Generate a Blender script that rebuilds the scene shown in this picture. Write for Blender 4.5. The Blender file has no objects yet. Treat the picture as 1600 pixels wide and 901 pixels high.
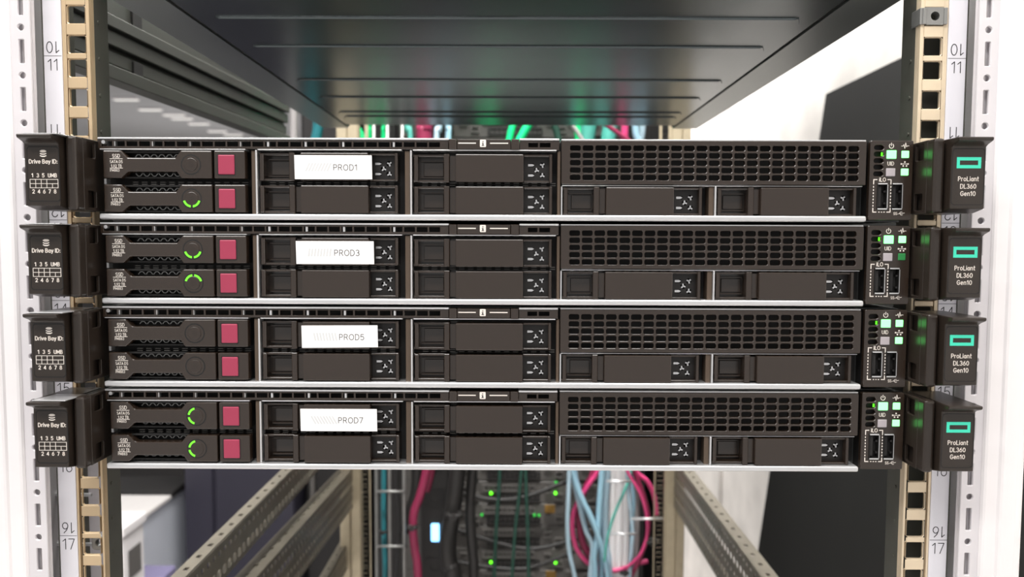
import bpy, bmesh, math, random
from mathutils import Vector, Matrix
random.seed(7)
S = 0.001                                   # everything below is written in millimetres
scene = bpy.context.scene
COL = scene.collection

# ------------------------------------------------------------------ camera
cam_d = bpy.data.cameras.new('camera'); cam = bpy.data.objects.new('camera', cam_d); COL.objects.link(cam)
cam_d.sensor_width = 36; cam_d.lens = 1168.15/1600*36
R_ = Vector((0.99998763, 0.00342569, 0.00360645)); U_ = Vector((-0.00380465, 0.05973013, 0.99820731)); F_ = Vector((-0.00320414, 0.99820868, -0.05974243))
M = Matrix.Identity(4)
for r in range(3):
    M[r][0], M[r][1], M[r][2] = R_[r], U_[r], -F_[r]
M.translation = Vector((6.1458, -396.12, -13.585))*S
cam.matrix_world = M
cam_d.clip_start = 0.02; cam_d.clip_end = 100
cam_d.dof.use_dof = True; cam_d.dof.focus_distance = 0.398; cam_d.dof.aperture_fstop = 10.0
scene.camera = cam

# ------------------------------------------------------------------ world, lights, exposure
w = bpy.data.worlds.new('room_light'); scene.world = w; w.use_nodes = True
w.node_tree.nodes['Background'].inputs[0].default_value = (1.0, 0.985, 0.97, 1)
w.node_tree.nodes['Background'].inputs[1].default_value = 0.42
def area(name, loc, size, energy, rot=(0, 0, 0), color=(1, .98, .95), spread=180):
    d = bpy.data.lights.new(name, 'AREA'); d.shape = 'RECTANGLE'; d.size, d.size_y = size; d.energy = energy; d.color = color; d.spread = math.radians(spread)
    o = bpy.data.objects.new(name, d); o.location = loc; o.rotation_euler = rot; COL.objects.link(o)
area('aisle_lamp', (-0.52, -1.08, 1.36), (2.0, 0.36), 31)
area('rack_top_lamp', (-0.2, -0.14, 1.36), (1.3, 0.36), 19)
area('rear_lamp', (-0.05, 2.25, 1.02), (0.9, 0.5), 38)
area('rear_cable_fill', (0.0, 0.42, 1.32), (0.5, 0.14), 9, spread=64)  # added fill for the rear cables and duct, beam narrowed off the wall
area('left_fill', (-0.36, 1.22, 1.32), (0.3, 0.6), 21)  # added fill for the low cabinet's side and the left struts
area('hall_lamp', (-1.9, 2.6, 1.32), (0.5, 1.6), 5)
area('ceiling_fill', (-3.6, 8.4, 0.2), (2.4, 2.4), 6, (math.pi, 0, 0))  # added upward fill that brightens the far ceiling
vs = scene.view_settings
vs.view_transform = 'Standard'; vs.look = 'None'; vs.gamma = 1; vs.use_curve_mapping = False
vs.exposure = 0.55

# ------------------------------------------------------------------ materials
def lin(c):
    c = c/255
    return c/12.92 if c <= .04045 else ((c+.055)/1.055)**2.4
def mat(name, rgb, rough=.5, metal=0, noise=0, nscale=40, bump=0, emit=0, spec=None, coat=0):
    m = bpy.data.materials.new(name); m.use_nodes = True
    nt = m.node_tree; b = nt.nodes['Principled BSDF']
    c = tuple(lin(v) for v in rgb)+(1,)
    b.inputs['Base Color'].default_value = c; b.inputs['Roughness'].default_value = rough; b.inputs['Metallic'].default_value = metal
    if spec is not None: b.inputs['Specular IOR Level'].default_value = spec
    if emit:
        b.inputs['Emission Color'].default_value = c; b.inputs['Emission Strength'].default_value = emit
    if noise or bump:
        t = nt.nodes.new('ShaderNodeTexCoord'); n = nt.nodes.new('ShaderNodeTexNoise')
        n.inputs['Scale'].default_value = nscale; n.inputs['Detail'].default_value = 6
        nt.links.new(t.outputs['Object'], n.inputs['Vector'])
        if noise:
            r = nt.nodes.new('ShaderNodeValToRGB')
            r.color_ramp.elements[0].position = .3; r.color_ramp.elements[1].position = .7
            r.color_ramp.elements[0].color = tuple(v*(1-noise) for v in c[:3])+(1,)
            r.color_ramp.elements[1].color = tuple(min(1, v*(1+noise)) for v in c[:3])+(1,)
            nt.links.new(n.outputs['Fac'], r.inputs['Fac']); nt.links.new(r.outputs['Color'], b.inputs['Base Color'])
        if bump:
            u = nt.nodes.new('ShaderNodeBump'); u.inputs['Strength'].default_value = bump; u.inputs['Distance'].default_value = .0003
            nt.links.new(n.outputs['Fac'], u.inputs['Height']); nt.links.new(u.outputs['Normal'], b.inputs['Normal'])
    return m
BLK = mat('black_plastic', (44, 34, 27), .23, 0, .06, 900, .03, spec=.75)
EAR = mat('ear_plastic', (43, 36, 31), .3, 0, .06, 900, .08)
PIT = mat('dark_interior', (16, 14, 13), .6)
BROWN = mat('brown_divider', (92, 78, 66), .45, .3)
SILVER = mat('bright_steel', (225, 225, 226), .32, .75, .03, 60)
CHAS = mat('chassis_steel', (96, 98, 98), .4, .8, .04, 40)
STEEL = mat('grey_steel', (150, 150, 148), .42, .7, .08, 60)
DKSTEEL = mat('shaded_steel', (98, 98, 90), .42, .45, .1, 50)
TAN = mat('yellow_zinc_rail', (230, 212, 184), .42, .35, .06, 70)
TAN_DIM = mat('yellow_zinc_rail_dim', (204, 180, 146), .42, .35, .06, 70)  # same zinc as the right rail, its weaker reflection darkened into the colour
RTAN = mat('rear_rail_zinc', (176, 164, 140), .42, .4, .06, 70)
VENT = mat('vent_plate_black', (20, 16, 14), .45)
ZINC = mat('zinc_strut', (122, 116, 104), .42, .4, .12, 45)
FLANGE = mat('pale_grey_flange', (214, 210, 213), .42, 0, .02, 30)  # frame flange, greyer than the white outer profile
WHITE = mat('white_paint', (236, 232, 233), .45, 0, .02, 30)
STRIP = mat('white_strip', (228, 226, 232), .5)
INK = mat('dark_ink', (38, 36, 38), .6)
GREYINK = mat('grey_ink', (62, 60, 60), .6)
SMEAR = mat('grey_smear', (208, 208, 209), .6)
PRINT = mat('white_print', (236, 228, 220), .6)
PAPER = mat('white_paper', (250, 247, 246), .6)
MAG = mat('magenta_plastic', (158, 54, 80), .4)
TEAL = mat('teal_print', (62, 216, 182), .5)
LEDG = mat('green_light', (116, 255, 130), .4, emit=1.9)
LEDW = mat('pale_green_light', (112, 255, 128), .4, emit=1.9)
LEDR = mat('ring_green_light', (96, 225, 40), .4, emit=.85)
LEDD = mat('unlit_green_lens', (40, 120, 62), .4, emit=.15)
LEDF = mat('far_green_light', (96, 255, 30), .4, emit=2.2)
LEDF2 = mat('far_weak_green_light', (40, 190, 60), .4, emit=.5)
LEDB = mat('blue_white_light', (150, 215, 255), .4, emit=1.6)
UIDM = mat('clear_grey_button', (176, 168, 172), .35)
DEV = mat('appliance_steel', (106, 112, 113), .24, .85, .03, 12)
DEVS = mat('appliance_side', (142, 146, 144), .32, .75, .03, 12)
SIDE = mat('side_rail_grey', (74, 75, 70), .45, .4, .06, 20)
WALL = mat('white_wall_paint', (232, 227, 222), .7, 0, .15, 6)
CEIL = mat('grey_ceiling', (200, 200, 202), .7, 0, .02, 2)
FLOORM = mat('floor_tile_white', (226, 222, 220), .5, 0, .04, 300)
CONC = mat('floor_base', (150, 150, 150), .8, 0, .1, 4)
DKPANEL = mat('charcoal_panel', (34, 34, 33), .75, 0, .05, 5, spec=.12)
NAVY = mat('navy_cabinet_paint', (44, 42, 56), .5, 0, .05, 6)
PALE = mat('pale_blue_grey_metal', (222, 227, 238), .4, .1, .04, 6)
LAV = mat('lavender_grey', (128, 122, 156), .5)
FAR = mat('dark_rack_unit', (92, 89, 86), .5, .2, .1, 30)
FARD = mat('black_rack_shell', (30, 28, 28), .6, 0, .1, 8)
FARG = mat('grey_port', (104, 101, 98), .5, .2)
YEL = mat('yellow_tag', (150, 112, 40), .6)
LBLUE = mat('light_blue_cable', (150, 190, 208), .4)
LBLUE2 = mat('pale_blue_cable', (172, 198, 212), .4)
CMAG = mat('magenta_cable', (204, 62, 118), .4)
CMAG2 = mat('dark_magenta_cable', (132, 30, 68), .45)
CTEAL = mat('teal_cable', (38, 124, 134), .45)
CGREEN = mat('green_cable', (0, 214, 130), .4)
CAQUA = mat('aqua_cable', (86, 178, 164), .4)
CBLK = mat('black_cable', (30, 28, 27), .5)
CDKG = mat('dark_green_cable', (34, 74, 62), .5)
CGREY = mat('grey_cable', (150, 146, 146), .5)
CWHITE = mat('white_cable_duct', (244, 240, 240), .45)
LAMP = mat('lit_tube', (255, 252, 246), .5, emit=.45)

# ------------------------------------------------------------------ mesh helpers
_cache = {}
def get(key, fn):
    if key not in _cache: _cache[key] = fn()
    return _cache[key]
def nb(): return bmesh.new()
def box(bm, x0, x1, y0, y1, z0, z1, bev=0, seg=1):
    vs_ = [bm.verts.new((x, y, z)) for x in (x0, x1) for y in (y0, y1) for z in (z0, z1)]
    F = [(0, 1, 3, 2), (4, 6, 7, 5), (0, 4, 5, 1), (2, 3, 7, 6), (0, 2, 6, 4), (1, 5, 7, 3)]
    fs = [bm.faces.new([vs_[i] for i in f]) for f in F]
    if bev:
        es = list({e for f in fs for e in f.edges})
        bmesh.ops.bevel(bm, geom=es, offset=bev, segments=seg, affect='EDGES', profile=.5)
def prism(bm, pts, a0, a1, plane='XZ', bev=0, seg=1):
    def co(u, v, a):
        return (u, a, v) if plane == 'XZ' else ((a, u, v) if plane == 'YZ' else (u, v, a))
    A = [bm.verts.new(co(u, v, a0)) for u, v in pts]; B = [bm.verts.new(co(u, v, a1)) for u, v in pts]
    n = len(pts); fs = [bm.faces.new(A), bm.faces.new(B[::-1])]
    for i in range(n): fs.append(bm.faces.new((A[i], B[i], B[(i+1) % n], A[(i+1) % n])))
    bmesh.ops.recalc_face_normals(bm, faces=fs)
    if bev:
        es = list({e for f in fs for e in f.edges})
        bmesh.ops.bevel(bm, geom=es, offset=bev, segments=seg, affect='EDGES', profile=.5)
def done(bm, name, smooth=False):
    me = bpy.data.meshes.new(name)
    bm.normal_update(); bm.to_mesh(me); bm.free()
    me.transform(Matrix.Scale(S, 4))
    if smooth:
        for p in me.polygons: p.use_smooth = True
    return me
def curve_mesh(cu):
    o = bpy.data.objects.new('tmp', cu); COL.objects.link(o)
    bpy.context.view_layer.update()
    me = bpy.data.meshes.new_from_object(o.evaluated_get(bpy.context.evaluated_depsgraph_get()))
    bpy.data.objects.remove(o); bpy.data.curves.remove(cu)
    return me
def plate(bm, outer, holes, a0, a1, bev=0, plane='XZ', m=None):
    """flat plate with real holes; outer/holes are 2-D outlines"""
    cu = bpy.data.curves.new('plate', 'CURVE'); cu.dimensions = '2D'; cu.fill_mode = 'BOTH'
    for pts in [outer]+holes:
        sp = cu.splines.new('POLY'); sp.points.add(len(pts)-1); sp.use_cyclic_u = True
        for p, q in zip(sp.points, pts): p.co = (q[0], q[1], 0, 1)
    th = a1-a0
    cu.extrude = th/2-bev; cu.bevel_depth = bev; cu.bevel_resolution = 0; cu.offset = -bev
    me = curve_mesh(cu); mid = (a0+a1)/2
    if plane == 'XZ': T = Matrix(((1, 0, 0, 0), (0, 0, -1, mid), (0, 1, 0, 0), (0, 0, 0, 1)))
    elif plane == 'YZ': T = Matrix(((0, 0, 1, mid), (1, 0, 0, 0), (0, 1, 0, 0), (0, 0, 0, 1)))
    else: T = Matrix.Translation((0, 0, mid))
    if m is not None: T = m @ T
    for p in me.polygons: p.use_smooth = False
    me.transform(T); bm.from_mesh(me); bpy.data.meshes.remove(me)
def rect(x0, x1, z0, z1): return [(x0, z0), (x1, z0), (x1, z1), (x0, z1)]
def cham(x0, x1, z0, z1, c):
    return [(x0+c, z0), (x1-c, z0), (x1, z0+c), (x1, z1-c), (x1-c, z1), (x0+c, z1), (x0, z1-c), (x0, z0+c)]
def circ(cx, cz, r, n=12, a0=0): return [(cx+r*math.cos(a0+2*math.pi*i/n), cz+r*math.sin(a0+2*math.pi*i/n)) for i in range(n)]
def rrect(x0, x1, z0, z1, r, n=4):
    P = []
    for cx, cz, a in ((x1-r, z0+r, -90), (x1-r, z1-r, 0), (x0+r, z1-r, 90), (x0+r, z0+r, 180)):
        for k in range(n+1):
            t = math.radians(a+90*k/n); P.append((cx+r*math.cos(t), cz+r*math.sin(t)))
    return P
def arcband(cx, cz, r0, r1, a0, a1, n=8):
    A = [math.radians(a0+(a1-a0)*i/n) for i in range(n+1)]
    return [(cx+r1*math.cos(a), cz+r1*math.sin(a)) for a in A]+[(cx+r0*math.cos(a), cz+r0*math.sin(a)) for a in reversed(A)]
def stroke(bm, pts, wd, y0, y1):
    for (x0, z0), (x1, z1) in zip(pts, pts[1:]):
        d = Vector((x1-x0, z1-z0)); d.normalize(); n = Vector((-d.y, d.x))*wd/2; e = d*wd*.3
        prism(bm, [(x0-e.x-n.x, z0-e.y-n.y), (x1+e.x-n.x, z1+e.y-n.y), (x1+e.x+n.x, z1+e.y+n.y), (x0-e.x+n.x, z0-e.y+n.y)], y0, y1)
def _a(cx, cz, rx, rz, a0, a1, n=7): return [(cx+rx*math.cos(math.radians(a0+(a1-a0)*i/n)), cz+rz*math.sin(math.radians(a0+(a1-a0)*i/n))) for i in range(n+1)]
GLYPH = {
    'S': (.58, [_a(.29, .745, .26, .255, 35, 265)+_a(.29, .25, .28, .25, 85, -150)]),
    'D': (.66, [[(.04, 0), (.04, 1), (.28, 1)]+_a(.28, .5, .35, .5, 90, -90, 9)+[(.04, 0)]]),
    'A': (.68, [[(0, 0), (.34, 1), (.68, 0)], [(.12, .33), (.56, .33)]]),
    'T': (.6, [[(0, 1), (.6, 1)], [(.3, 1), (.3, 0)]]),
    'B': (.6, [[(.04, 0), (.04, 1), (.3, 1)]+_a(.3, .76, .22, .24, 90, -90)+[(.04, .52)], [(.3, .52)]+_a(.3, .26, .27, .26, 90, -90)+[(.04, 0)]]),
    'P': (.58, [[(.04, 0), (.04, 1), (.3, 1)]+_a(.3, .73, .25, .27, 90, -90)+[(.04, .46)]]),
    'R': (.62, [[(.04, 0), (.04, 1), (.3, 1)]+_a(.3, .74, .25, .26, 90, -90)+[(.04, .48)], [(.32, .48), (.6, 0)]]),
    'M': (.8, [[(.04, 0), (.04, 1), (.4, .25), (.76, 1), (.76, 0)]]),
    'U': (.64, [[(.04, 1), (.04, .3)]+_a(.32, .3, .28, .3, 180, 360)+[(.6, 1)]]),
    'I': (.1, [[(.05, 0), (.05, 1)]]),
    'L': (.5, [[(.04, 1), (.04, 0), (.5, 0)]]),
    'O': (.76, [_a(.38, .5, .36, .5, 0, 360, 16)]),
    'G': (.72, [_a(.38, .5, .35, .5, 40, 350, 12)+[(.7, .45), (.4, .45)]]),
    'r': (.34, [[(.04, 0), (.04, .7)], _a(.28, .45, .24, .25, 180, 75)]),
    'i': (.1, [[(.05, 0), (.05, .7)], [(.05, .9), (.05, 1)]]),
    'v': (.48, [[(0, .7), (.24, 0), (.48, .7)]]),
    'e': (.54, [[(.03, .36), (.5, .36)]+_a(.27, .35, .235, .35, 2, 310, 10)]),
    'a': (.52, [_a(.25, .33, .22, .34, 0, 360, 10), [(.48, .68), (.48, 0)]]),
    'y': (.5, [[(0, .7), (.26, .04)], [(.5, .7), (.2, -.2), (.06, -.22)]]),
    'o': (.56, [_a(.28, .35, .245, .35, 0, 360, 12)]),
    'n': (.52, [[(.04, 0), (.04, .7)], _a(.26, .42, .22, .28, 180, 0)+[(.48, 0)]]),
    'l': (.1, [[(.05, 0), (.05, 1)]]),
    't': (.36, [[(.14, 1), (.14, .14)]+_a(.27, .14, .13, .14, 180, 285), [(0, .7), (.34, .7)]]),
    ':': (.12, [[(.06, .02), (.06, .12)], [(.06, .55), (.06, .65)]]),
    '.': (.12, [[(.06, 0), (.06, .1)]]),
    '0': (.6, [_a(.3, .5, .27, .5, 0, 360, 14)]),
    '1': (.36, [[(0, .78), (.26, 1), (.26, 0)]]),
    '2': (.58, [_a(.29, .72, .26, .28, 165, -35)+[(.02, 0), (.58, 0)]]),
    '3': (.58, [_a(.27, .75, .24, .25, 150, -90)+_a(.27, .26, .28, .26, 85, -150)]),
    '4': (.6, [[(.46, 0), (.46, 1), (0, .28), (.6, .28)]]),
    '5': (.56, [[(.52, 1), (.1, 1), (.05, .54)]+_a(.27, .32, .27, .32, 125, -145, 9)]),
    '6': (.58, [_a(.29, .31, .26, .31, 0, 360, 12), [(.05, .42), (.16, .72), (.42, 1)]]),
    '7': (.54, [[(0, 1), (.54, 1), (.18, 0)]]),
    '8': (.58, [_a(.29, .75, .22, .25, -90, 270, 12), _a(.29, .26, .27, .26, 90, 450, 12)]),
    '9': (.58, [_a(.29, .69, .26, .31, 0, 360, 12), [(.53, .58), (.42, .28), (.16, 0)]]),
}
def text(bm, s, x, z, h, y0, y1, align='CENTER', bold=0, turn=False, sx=1.0, wt=.13):
    """h = cap height in mm, x/z = anchor (vertical centre of the capitals)"""
    lines = []; u = 0
    for ch in s:
        if ch == ' ': u += .34; continue
        wdt, st = GLYPH[ch]
        for L in st: lines.append([(u+p, q) for p, q in L])
        u += wdt+.2
    u -= .2
    off = u/2 if align == 'CENTER' else 0
    sg = -1 if turn else 1
    for L in lines:
        stroke(bm, [(x+sg*(p-off)*h*sx, z+sg*(q-.5)*h) for p, q in L], (wt+bold)*h, y0, y1)
def smooth_path(P, n=6):
    P = [Vector(p) for p in P]; out = []
    for i in range(len(P)-1):
        p0, p1, p2, p3 = P[max(i-1, 0)], P[i], P[i+1], P[min(i+2, len(P)-1)]
        for k in range(n):
            t = k/n
            out.append(.5*((2*p1)+(p2-p0)*t+(2*p0-5*p1+4*p2-p3)*t*t+(3*p1-p0-3*p2+p3)*t**3))
    return out+[P[-1]]
def tube(bm, P, r, n=8, flat=1.0):
    rings = []; up = Vector((0, 1, 0))
    for i, p in enumerate(P):
        d = (P[min(i+1, len(P)-1)]-P[max(i-1, 0)]).normalized()
        a = d.cross(up)
        if a.length < 1e-4: a = d.cross(Vector((1, 0, 0)))
        a.normalize(); b = a.cross(d)
        rings.append([bm.verts.new(p+a*r*math.cos(2*math.pi*k/n)+b*r*flat*math.sin(2*math.pi*k/n)) for k in range(n)])
    for A, B in zip(rings, rings[1:]):
        for k in range(n): bm.faces.new((A[k], B[k], B[(k+1) % n], A[(k+1) % n]))
    bm.faces.new(rings[0]); bm.faces.new(rings[-1][::-1])
    bmesh.ops.recalc_face_normals(bm, faces=bm.faces[:])

# ------------------------------------------------------------------ object helpers
def tag(o, label, cat, group=None, kind=None):
    o['label'] = label
    if cat: o['category'] = cat
    if group: o['group'] = group
    if kind: o['kind'] = kind
    return o
def empty(name, loc, label, cat, group=None):
    o = bpy.data.objects.new(name, None); o.empty_display_size = .02; o.location = Vector(loc)*S; COL.objects.link(o)
    return tag(o, label, cat, group)
def P(name, me, m, parent=None, loc=(0, 0, 0), label=None):
    me_key = me
    if not me.materials: me.materials.append(m)
    o = bpy.data.objects.new(name, me_key)
    o.location = Vector(loc)*S
    if parent is not None: o.parent = parent
    if me.materials[0] != m:
        o.material_slots[0].link = 'OBJECT'; o.material_slots[0].material = m
    if label: o['label'] = label
    COL.objects.link(o)
    return o
def struct(name, bm, m, label):
    o = P(name, done(bm, name), m); o['kind'] = 'structure'; o['label'] = label
    return o

# ================================================================== the room
FL, CE = -1350, 1420
bm = nb(); box(bm, -9000, 950, -2600, 12500, FL-120, FL-20); floor = struct('floor', bm, FLOORM, 'pale raised floor of the server hall')
tile = nb(); box(tile, 2, 598, 2, 598, -20, 0, 3); tile = done(tile, 'floor_tile')
for ix in range(-5, 0):
    for iy in range(3, 8):
        P('floor_tile', tile, FLOORM, floor, (ix*600-40, iy*600-180, FL))
bm = nb(); box(bm, -9000, 950, -2600, 12500, CE, CE+80); struct('ceiling', bm, CEIL, 'pale ceiling of the server hall')
bm = nb(); box(bm, 660, 760, -700, 1918, FL-20, CE); box(bm, 652, 760, 1922, 2480, FL-20, CE); struct('wall_right', bm, WALL, 'scuffed white painted wall beside the rack')
bm = nb(); box(bm, -9000, 760, 12400, 12500, FL-20, CE); struct('wall_back', bm, WALL, 'far wall of the server hall')
bm = nb(); box(bm, 652, 661, 1909, 1918, FL-20, CE, 2); struct('trim_1', bm, WALL, 'thin vertical trim strip on the white wall')

# ceiling lights of the far hall, one row running away from the camera
def light_mesh(): bm = nb(); box(bm, -125, 125, -34, 34, -25, 0, 4); return done(bm, 'ceiling_light')
def tube_mesh(): bm = nb(); box(bm, -118, 118, -30, 30, -30, -25.5, 2); return done(bm, 'light_tube')
for k, (x, y) in enumerate(((-3850, 7100), (-3882, 7660), (-3780, 7990), (-3800, 8240), (-3760, 8600), (-3777, 9200), (-3690, 9500), (-4550, 7700))):
    o = empty('ceiling_light', (x, y, CE), 'short white strip light on the far hall ceiling, seen left of the servers', 'light', 'strip lights on the hall ceiling')
    P('housing', get('lh', light_mesh), WHITE, o); P('light_tube', get('lt', tube_mesh), LAMP, o)

# charcoal panel leaning against the right wall
o = empty('leaning_panel', (440, 650, FL), 'large charcoal panel leaning against the white wall right of the rack', 'panel')
def fn():
    bm = nb()
    zb, zt = FL, 284
    xb = 618-(279-zb)*.1225; xt = 618
    prism(bm, [(xb, zb), (xt, zt), (xt+18, zt-2), (xb+18, zb)], 230, 1100, 'XZ', 2)
    return done(bm, 'panel')
ob = P('sheet', fn(), DKPANEL, o, (-440, -650, -FL))
bm = nb(); prism(bm, [(512.2-3, -620), (526.7-3, -500), (526.7+4, -500), (512.2+4, -620)], 1030, 1052, 'XZ', 1)
P('grip_slot', done(bm, 'grip_slot'), PIT, o, (-440, -650, -FL))

# ================================================================== the rack cabinet
rack = empty('server_rack', (0, 17, FL), 'open white framed server rack with zinc mounting rails holding the four black servers', 'rack')
RO = (0, -17, -FL)
UL = 87.5
def rail_mesh(s, y, z0, z1, deep=True):
    bm = nb(); holes = []; pads = []
    k = math.ceil((UL-z1)/44.45)
    while UL-44.45*k > z0+10:
        z = UL-44.45*k
        for dz in (-6.35, -22.225, -38.1):
            if z0+6 < z+dz < z1-6: holes.append(z+dz)
        k += 1
    h = [cham(s*232.5-4.75, s*232.5+4.75, z-4.75, z+4.75, .7) for z in holes]
    plate(bm, rect(min(s*225.5, s*240.4), max(s*225.5, s*240.4), z0, z1), h, y, y+2, .25)
    for a, b in zip(sorted(holes), sorted(holes)[1:]):
        box(bm, s*232.5-5.2, s*232.5+5.2, y-.35, y, a+5, b-5, .2)
    a, b = sorted((s*225.5, s*227))
    if deep: box(bm, a, b, y+2, y+5, z0, z1)
    return done(bm, 'mounting_rail')
def return_mesh(s, y, z0, z1):
    bm = nb(); a, b = sorted((s*225.4, s*227.4)); box(bm, a, b, y+5, y+19, z0, z1)
    a, b = sorted((s*227.4, s*246)); box(bm, a, b, y+17, y+19, z0, z1) if s > 0 else None
    zz = z0+8
    while zz < z1:
        prism(bm, circ(y+9, zz, 1.1, 8), s*225.4-.7, s*225.4+.7, 'YZ'); zz += 20
    return done(bm, 'rail_return')
for s in (-1, 1):
    P('mounting_rail', rail_mesh(s, 17, -420, 330), TAN_DIM if s < 0 else TAN, rack, RO)
    P('rail_return', return_mesh(s, 17, -420, 330), DKSTEEL, rack, RO)
    bm = nb(); a, b = sorted((s*240.5, s*250.4)); box(bm, a, b, 16.6, 18, -420, 330, .15); st = P('number_strip', done(bm, 'number_strip'), STRIP, rack, RO)
    for k in range(-4, 10):
        z = UL-44.45*k; n = 10+k; cx = s*245.45
        bm = nb(); box(bm, min(a, b)+.1, max(a, b)-.1, 16.54, 16.6, z-.12, z+.12); P('unit_line', done(bm, 'unit_line'), INK, st)
        for t, zz, tn in ((str(n), z+4.6, True), (str(n+1), z-4.8, False)):
            bm = nb(); text(bm, t, cx, zz, 5.9, 16.54, 16.6, turn=tn, sx=1.0, wt=.075); P('numeral', done(bm, 'numeral'), INK, st)
    a, b = sorted((s*250.5, s*251.6)); bm = nb(); box(bm, a, b, 17.5, 46, -420, 330); P('strip_backing', done(bm, 'strip_backing'), DKSTEEL, rack, RO)
    # white frame post: punched flange and proud outer profile
    bm = nb(); holes = []
    zc = 87.0-25*16
    while zc < 320:
        holes.append(cham(s*254.9-1.4, s*254.9+1.4, zc-6.2, zc+6.2, .3)); holes.append(circ(s*255.0, zc+12.5, 1.75, 14)); zc += 25
    a, b = sorted((s*250, s*263)); plate(bm, rect(a, b, -420, 330), holes, 5, 6.6, .3)
    a, b = sorted((s*250, s*251.2)); box(bm, a, b, 6.6, 9, -420, 330)
    a, b = sorted((s*256.6, s*275)); box(bm, a, b, 9, 10, -420, 330)
    P('frame_flange', done(bm, 'frame_flange'), FLANGE, rack, RO)
    bm = nb()
    pts = [(260.4, 6.6), (260.6, 4.6), (261.4, 3.6), (262.6, 3.2), (268.5, 3.0), (269.4, 2.0), (270.6, 1.6), (278, 1.6), (280.6, 2.0), (282.4, 3.4), (283, 5.6), (283, 60), (260.4, 60)]
    prism(bm, [(s*x, y) for x, y in pts][::s], -1330, 700, 'XY', 0)
    P('frame_post', done(bm, 'frame_post'), WHITE, rack, RO)
# rear rails with their cover profile
def rear_mesh(s):
    bm = nb(); holes = []; c, a, b, e = (-233, -239, -223, -271) if s < 0 else (240, 231, 250, 279)
    for k in range(-10, 24):
        z = UL-44.45*k
        for dz in (-6.35, -22.225, -38.1): holes.append(rect(c-4, c+4, z+dz-4, z+dz+4))
    plate(bm, rect(a, b, -1000, 540), holes, 780, 782, 0)
    m = a if s < 0 else b
    k = m+s*16
    p, q = sorted((m, k)); box(bm, p, q, 777, 800, -1000, 540, 1)
    p, q = sorted((k, e)); box(bm, p, q, 773, 800, -1000, 540, 1)
    return done(bm, 'rear_rail')
for s in (-1, 1): P('rear_rail', rear_mesh(s), RTAN, rack, RO)
# perforated depth struts
def strut_mesh(L, H, W, s):
    """local: runs along +Y from 0..L, flange on top reaches outwards (side s), web hangs at x=0 facing the rack"""
    bm = nb(); holes = []
    rows = max(2, int(H/15)); y = 8
    while y < L-14:
        for r in range(rows):
            z = -H*(r+.5)/rows
            if r % 2 == 1: holes.append(cham(y, y+9.6, z-4.4, z+4.4, 2.2))
            else: holes.append(cham(y+(4 if r % 4 == 0 else 0), y+(9.5 if r % 4 == 0 else 5.5), z-2.6, z+2.6, 1.2))
        y += 12.5
    a, b = sorted((-s*.6, s*.6)); plate(bm, rect(0, L, -H, 0), holes, a, b, 0, 'YZ')
    fh = []; y = 12
    while y < L-12: fh.append(rect(s*W*.5-2, s*W*.5+2, y-3, y+3)); y += 25
    a, b = sorted((-s*1, s*W)); plate(bm, rect(a, b, 0, L), fh, -2, 0, 0, 'XY')
    a, b = sorted((s*1, s*W)); box(bm, a, b, 0, L, -H, -H+2)
    return done(bm, 'depth_strut')
P('depth_strut', strut_mesh(735, 37, 13, -1), ZINC, rack, (-262, 62, -FL-287))
o = P('depth_strut', strut_mesh(735, 62, 21, -1), ZINC, rack, (-252, 62, -FL-333)); o.rotation_euler = (math.radians(-3.3), 0, 0)
P('depth_strut', strut_mesh(735, 40, 14, -1), ZINC, rack, (-262, 62, -FL-498))
P('depth_strut', strut_mesh(735, 75, 18, 1), ZINC, rack, (263, 62, -FL-357))
# upper left side rails of the rack, seen above the servers
bm = nb()
def srail(bm, z0, z1, x0, x1): box(bm, x0, x1, 0, 640, z0, z1, .6)
side_dir = math.radians(-3.4)
for nm, bands in (('side_rail', ((152.8, 200, 0, 12), (143, 151.8, -4, 10), (151.8, 152.8, 4, 12))), ('side_rail', ((130.5, 141, -2, 10), (127, 129.5, 2, 10), (117.5, 127, 0, 10), (116, 117, 3, 10), (105, 115, -5, 10)))):
    bm = nb()
    for z0, z1, x0, x1 in bands: srail(bm, z0, z1, -x0-8+4, -x0+4) if False else box(bm, -x1, -x0, 0, 440, z0, z1, .5)
    o = P(nm, done(bm, nm), SIDE, rack, (-296, 60, -FL)); o.rotation_euler = (0, 0, side_dir)
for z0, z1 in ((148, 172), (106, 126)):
    bm = nb(); box(bm, -1, 1.5, 112, 125, z0, z1, .3); o = P('rail_slot_dark', done(bm, 'rail_slot_dark'), PIT, rack, (-296, 60, -FL)); o.rotation_euler = (0, 0, side_dir)  # dark block standing in for the shade inside a rail slot
# grey bracket plate behind the left rail holes, low down; cross pins behind the strip
bm = nb(); box(bm, -272, -243, 62, 63.5, -330, -128); P('bracket_plate', done(bm, 'bracket_plate'), STRIP, rack, RO)
for z in (-160.5, -190):
    bm = nb(); box(bm, -262, -240, 30, 32, z-.8, z+.8); P('cross_pin', done(bm, 'cross_pin'), SILVER, rack, RO)
for z0, z1 in ((83, 98), (48, 64), (-147, -128), (-190, -170)):
    bm = nb()
    for dx in (0, 2.4): tube(bm, [Vector((238+dx, 52, z0)), Vector((238+dx, 52, z1))], .6, 6)
    P('wire_clip', done(bm, 'wire_clip'), SILVER, rack, RO)

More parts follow.
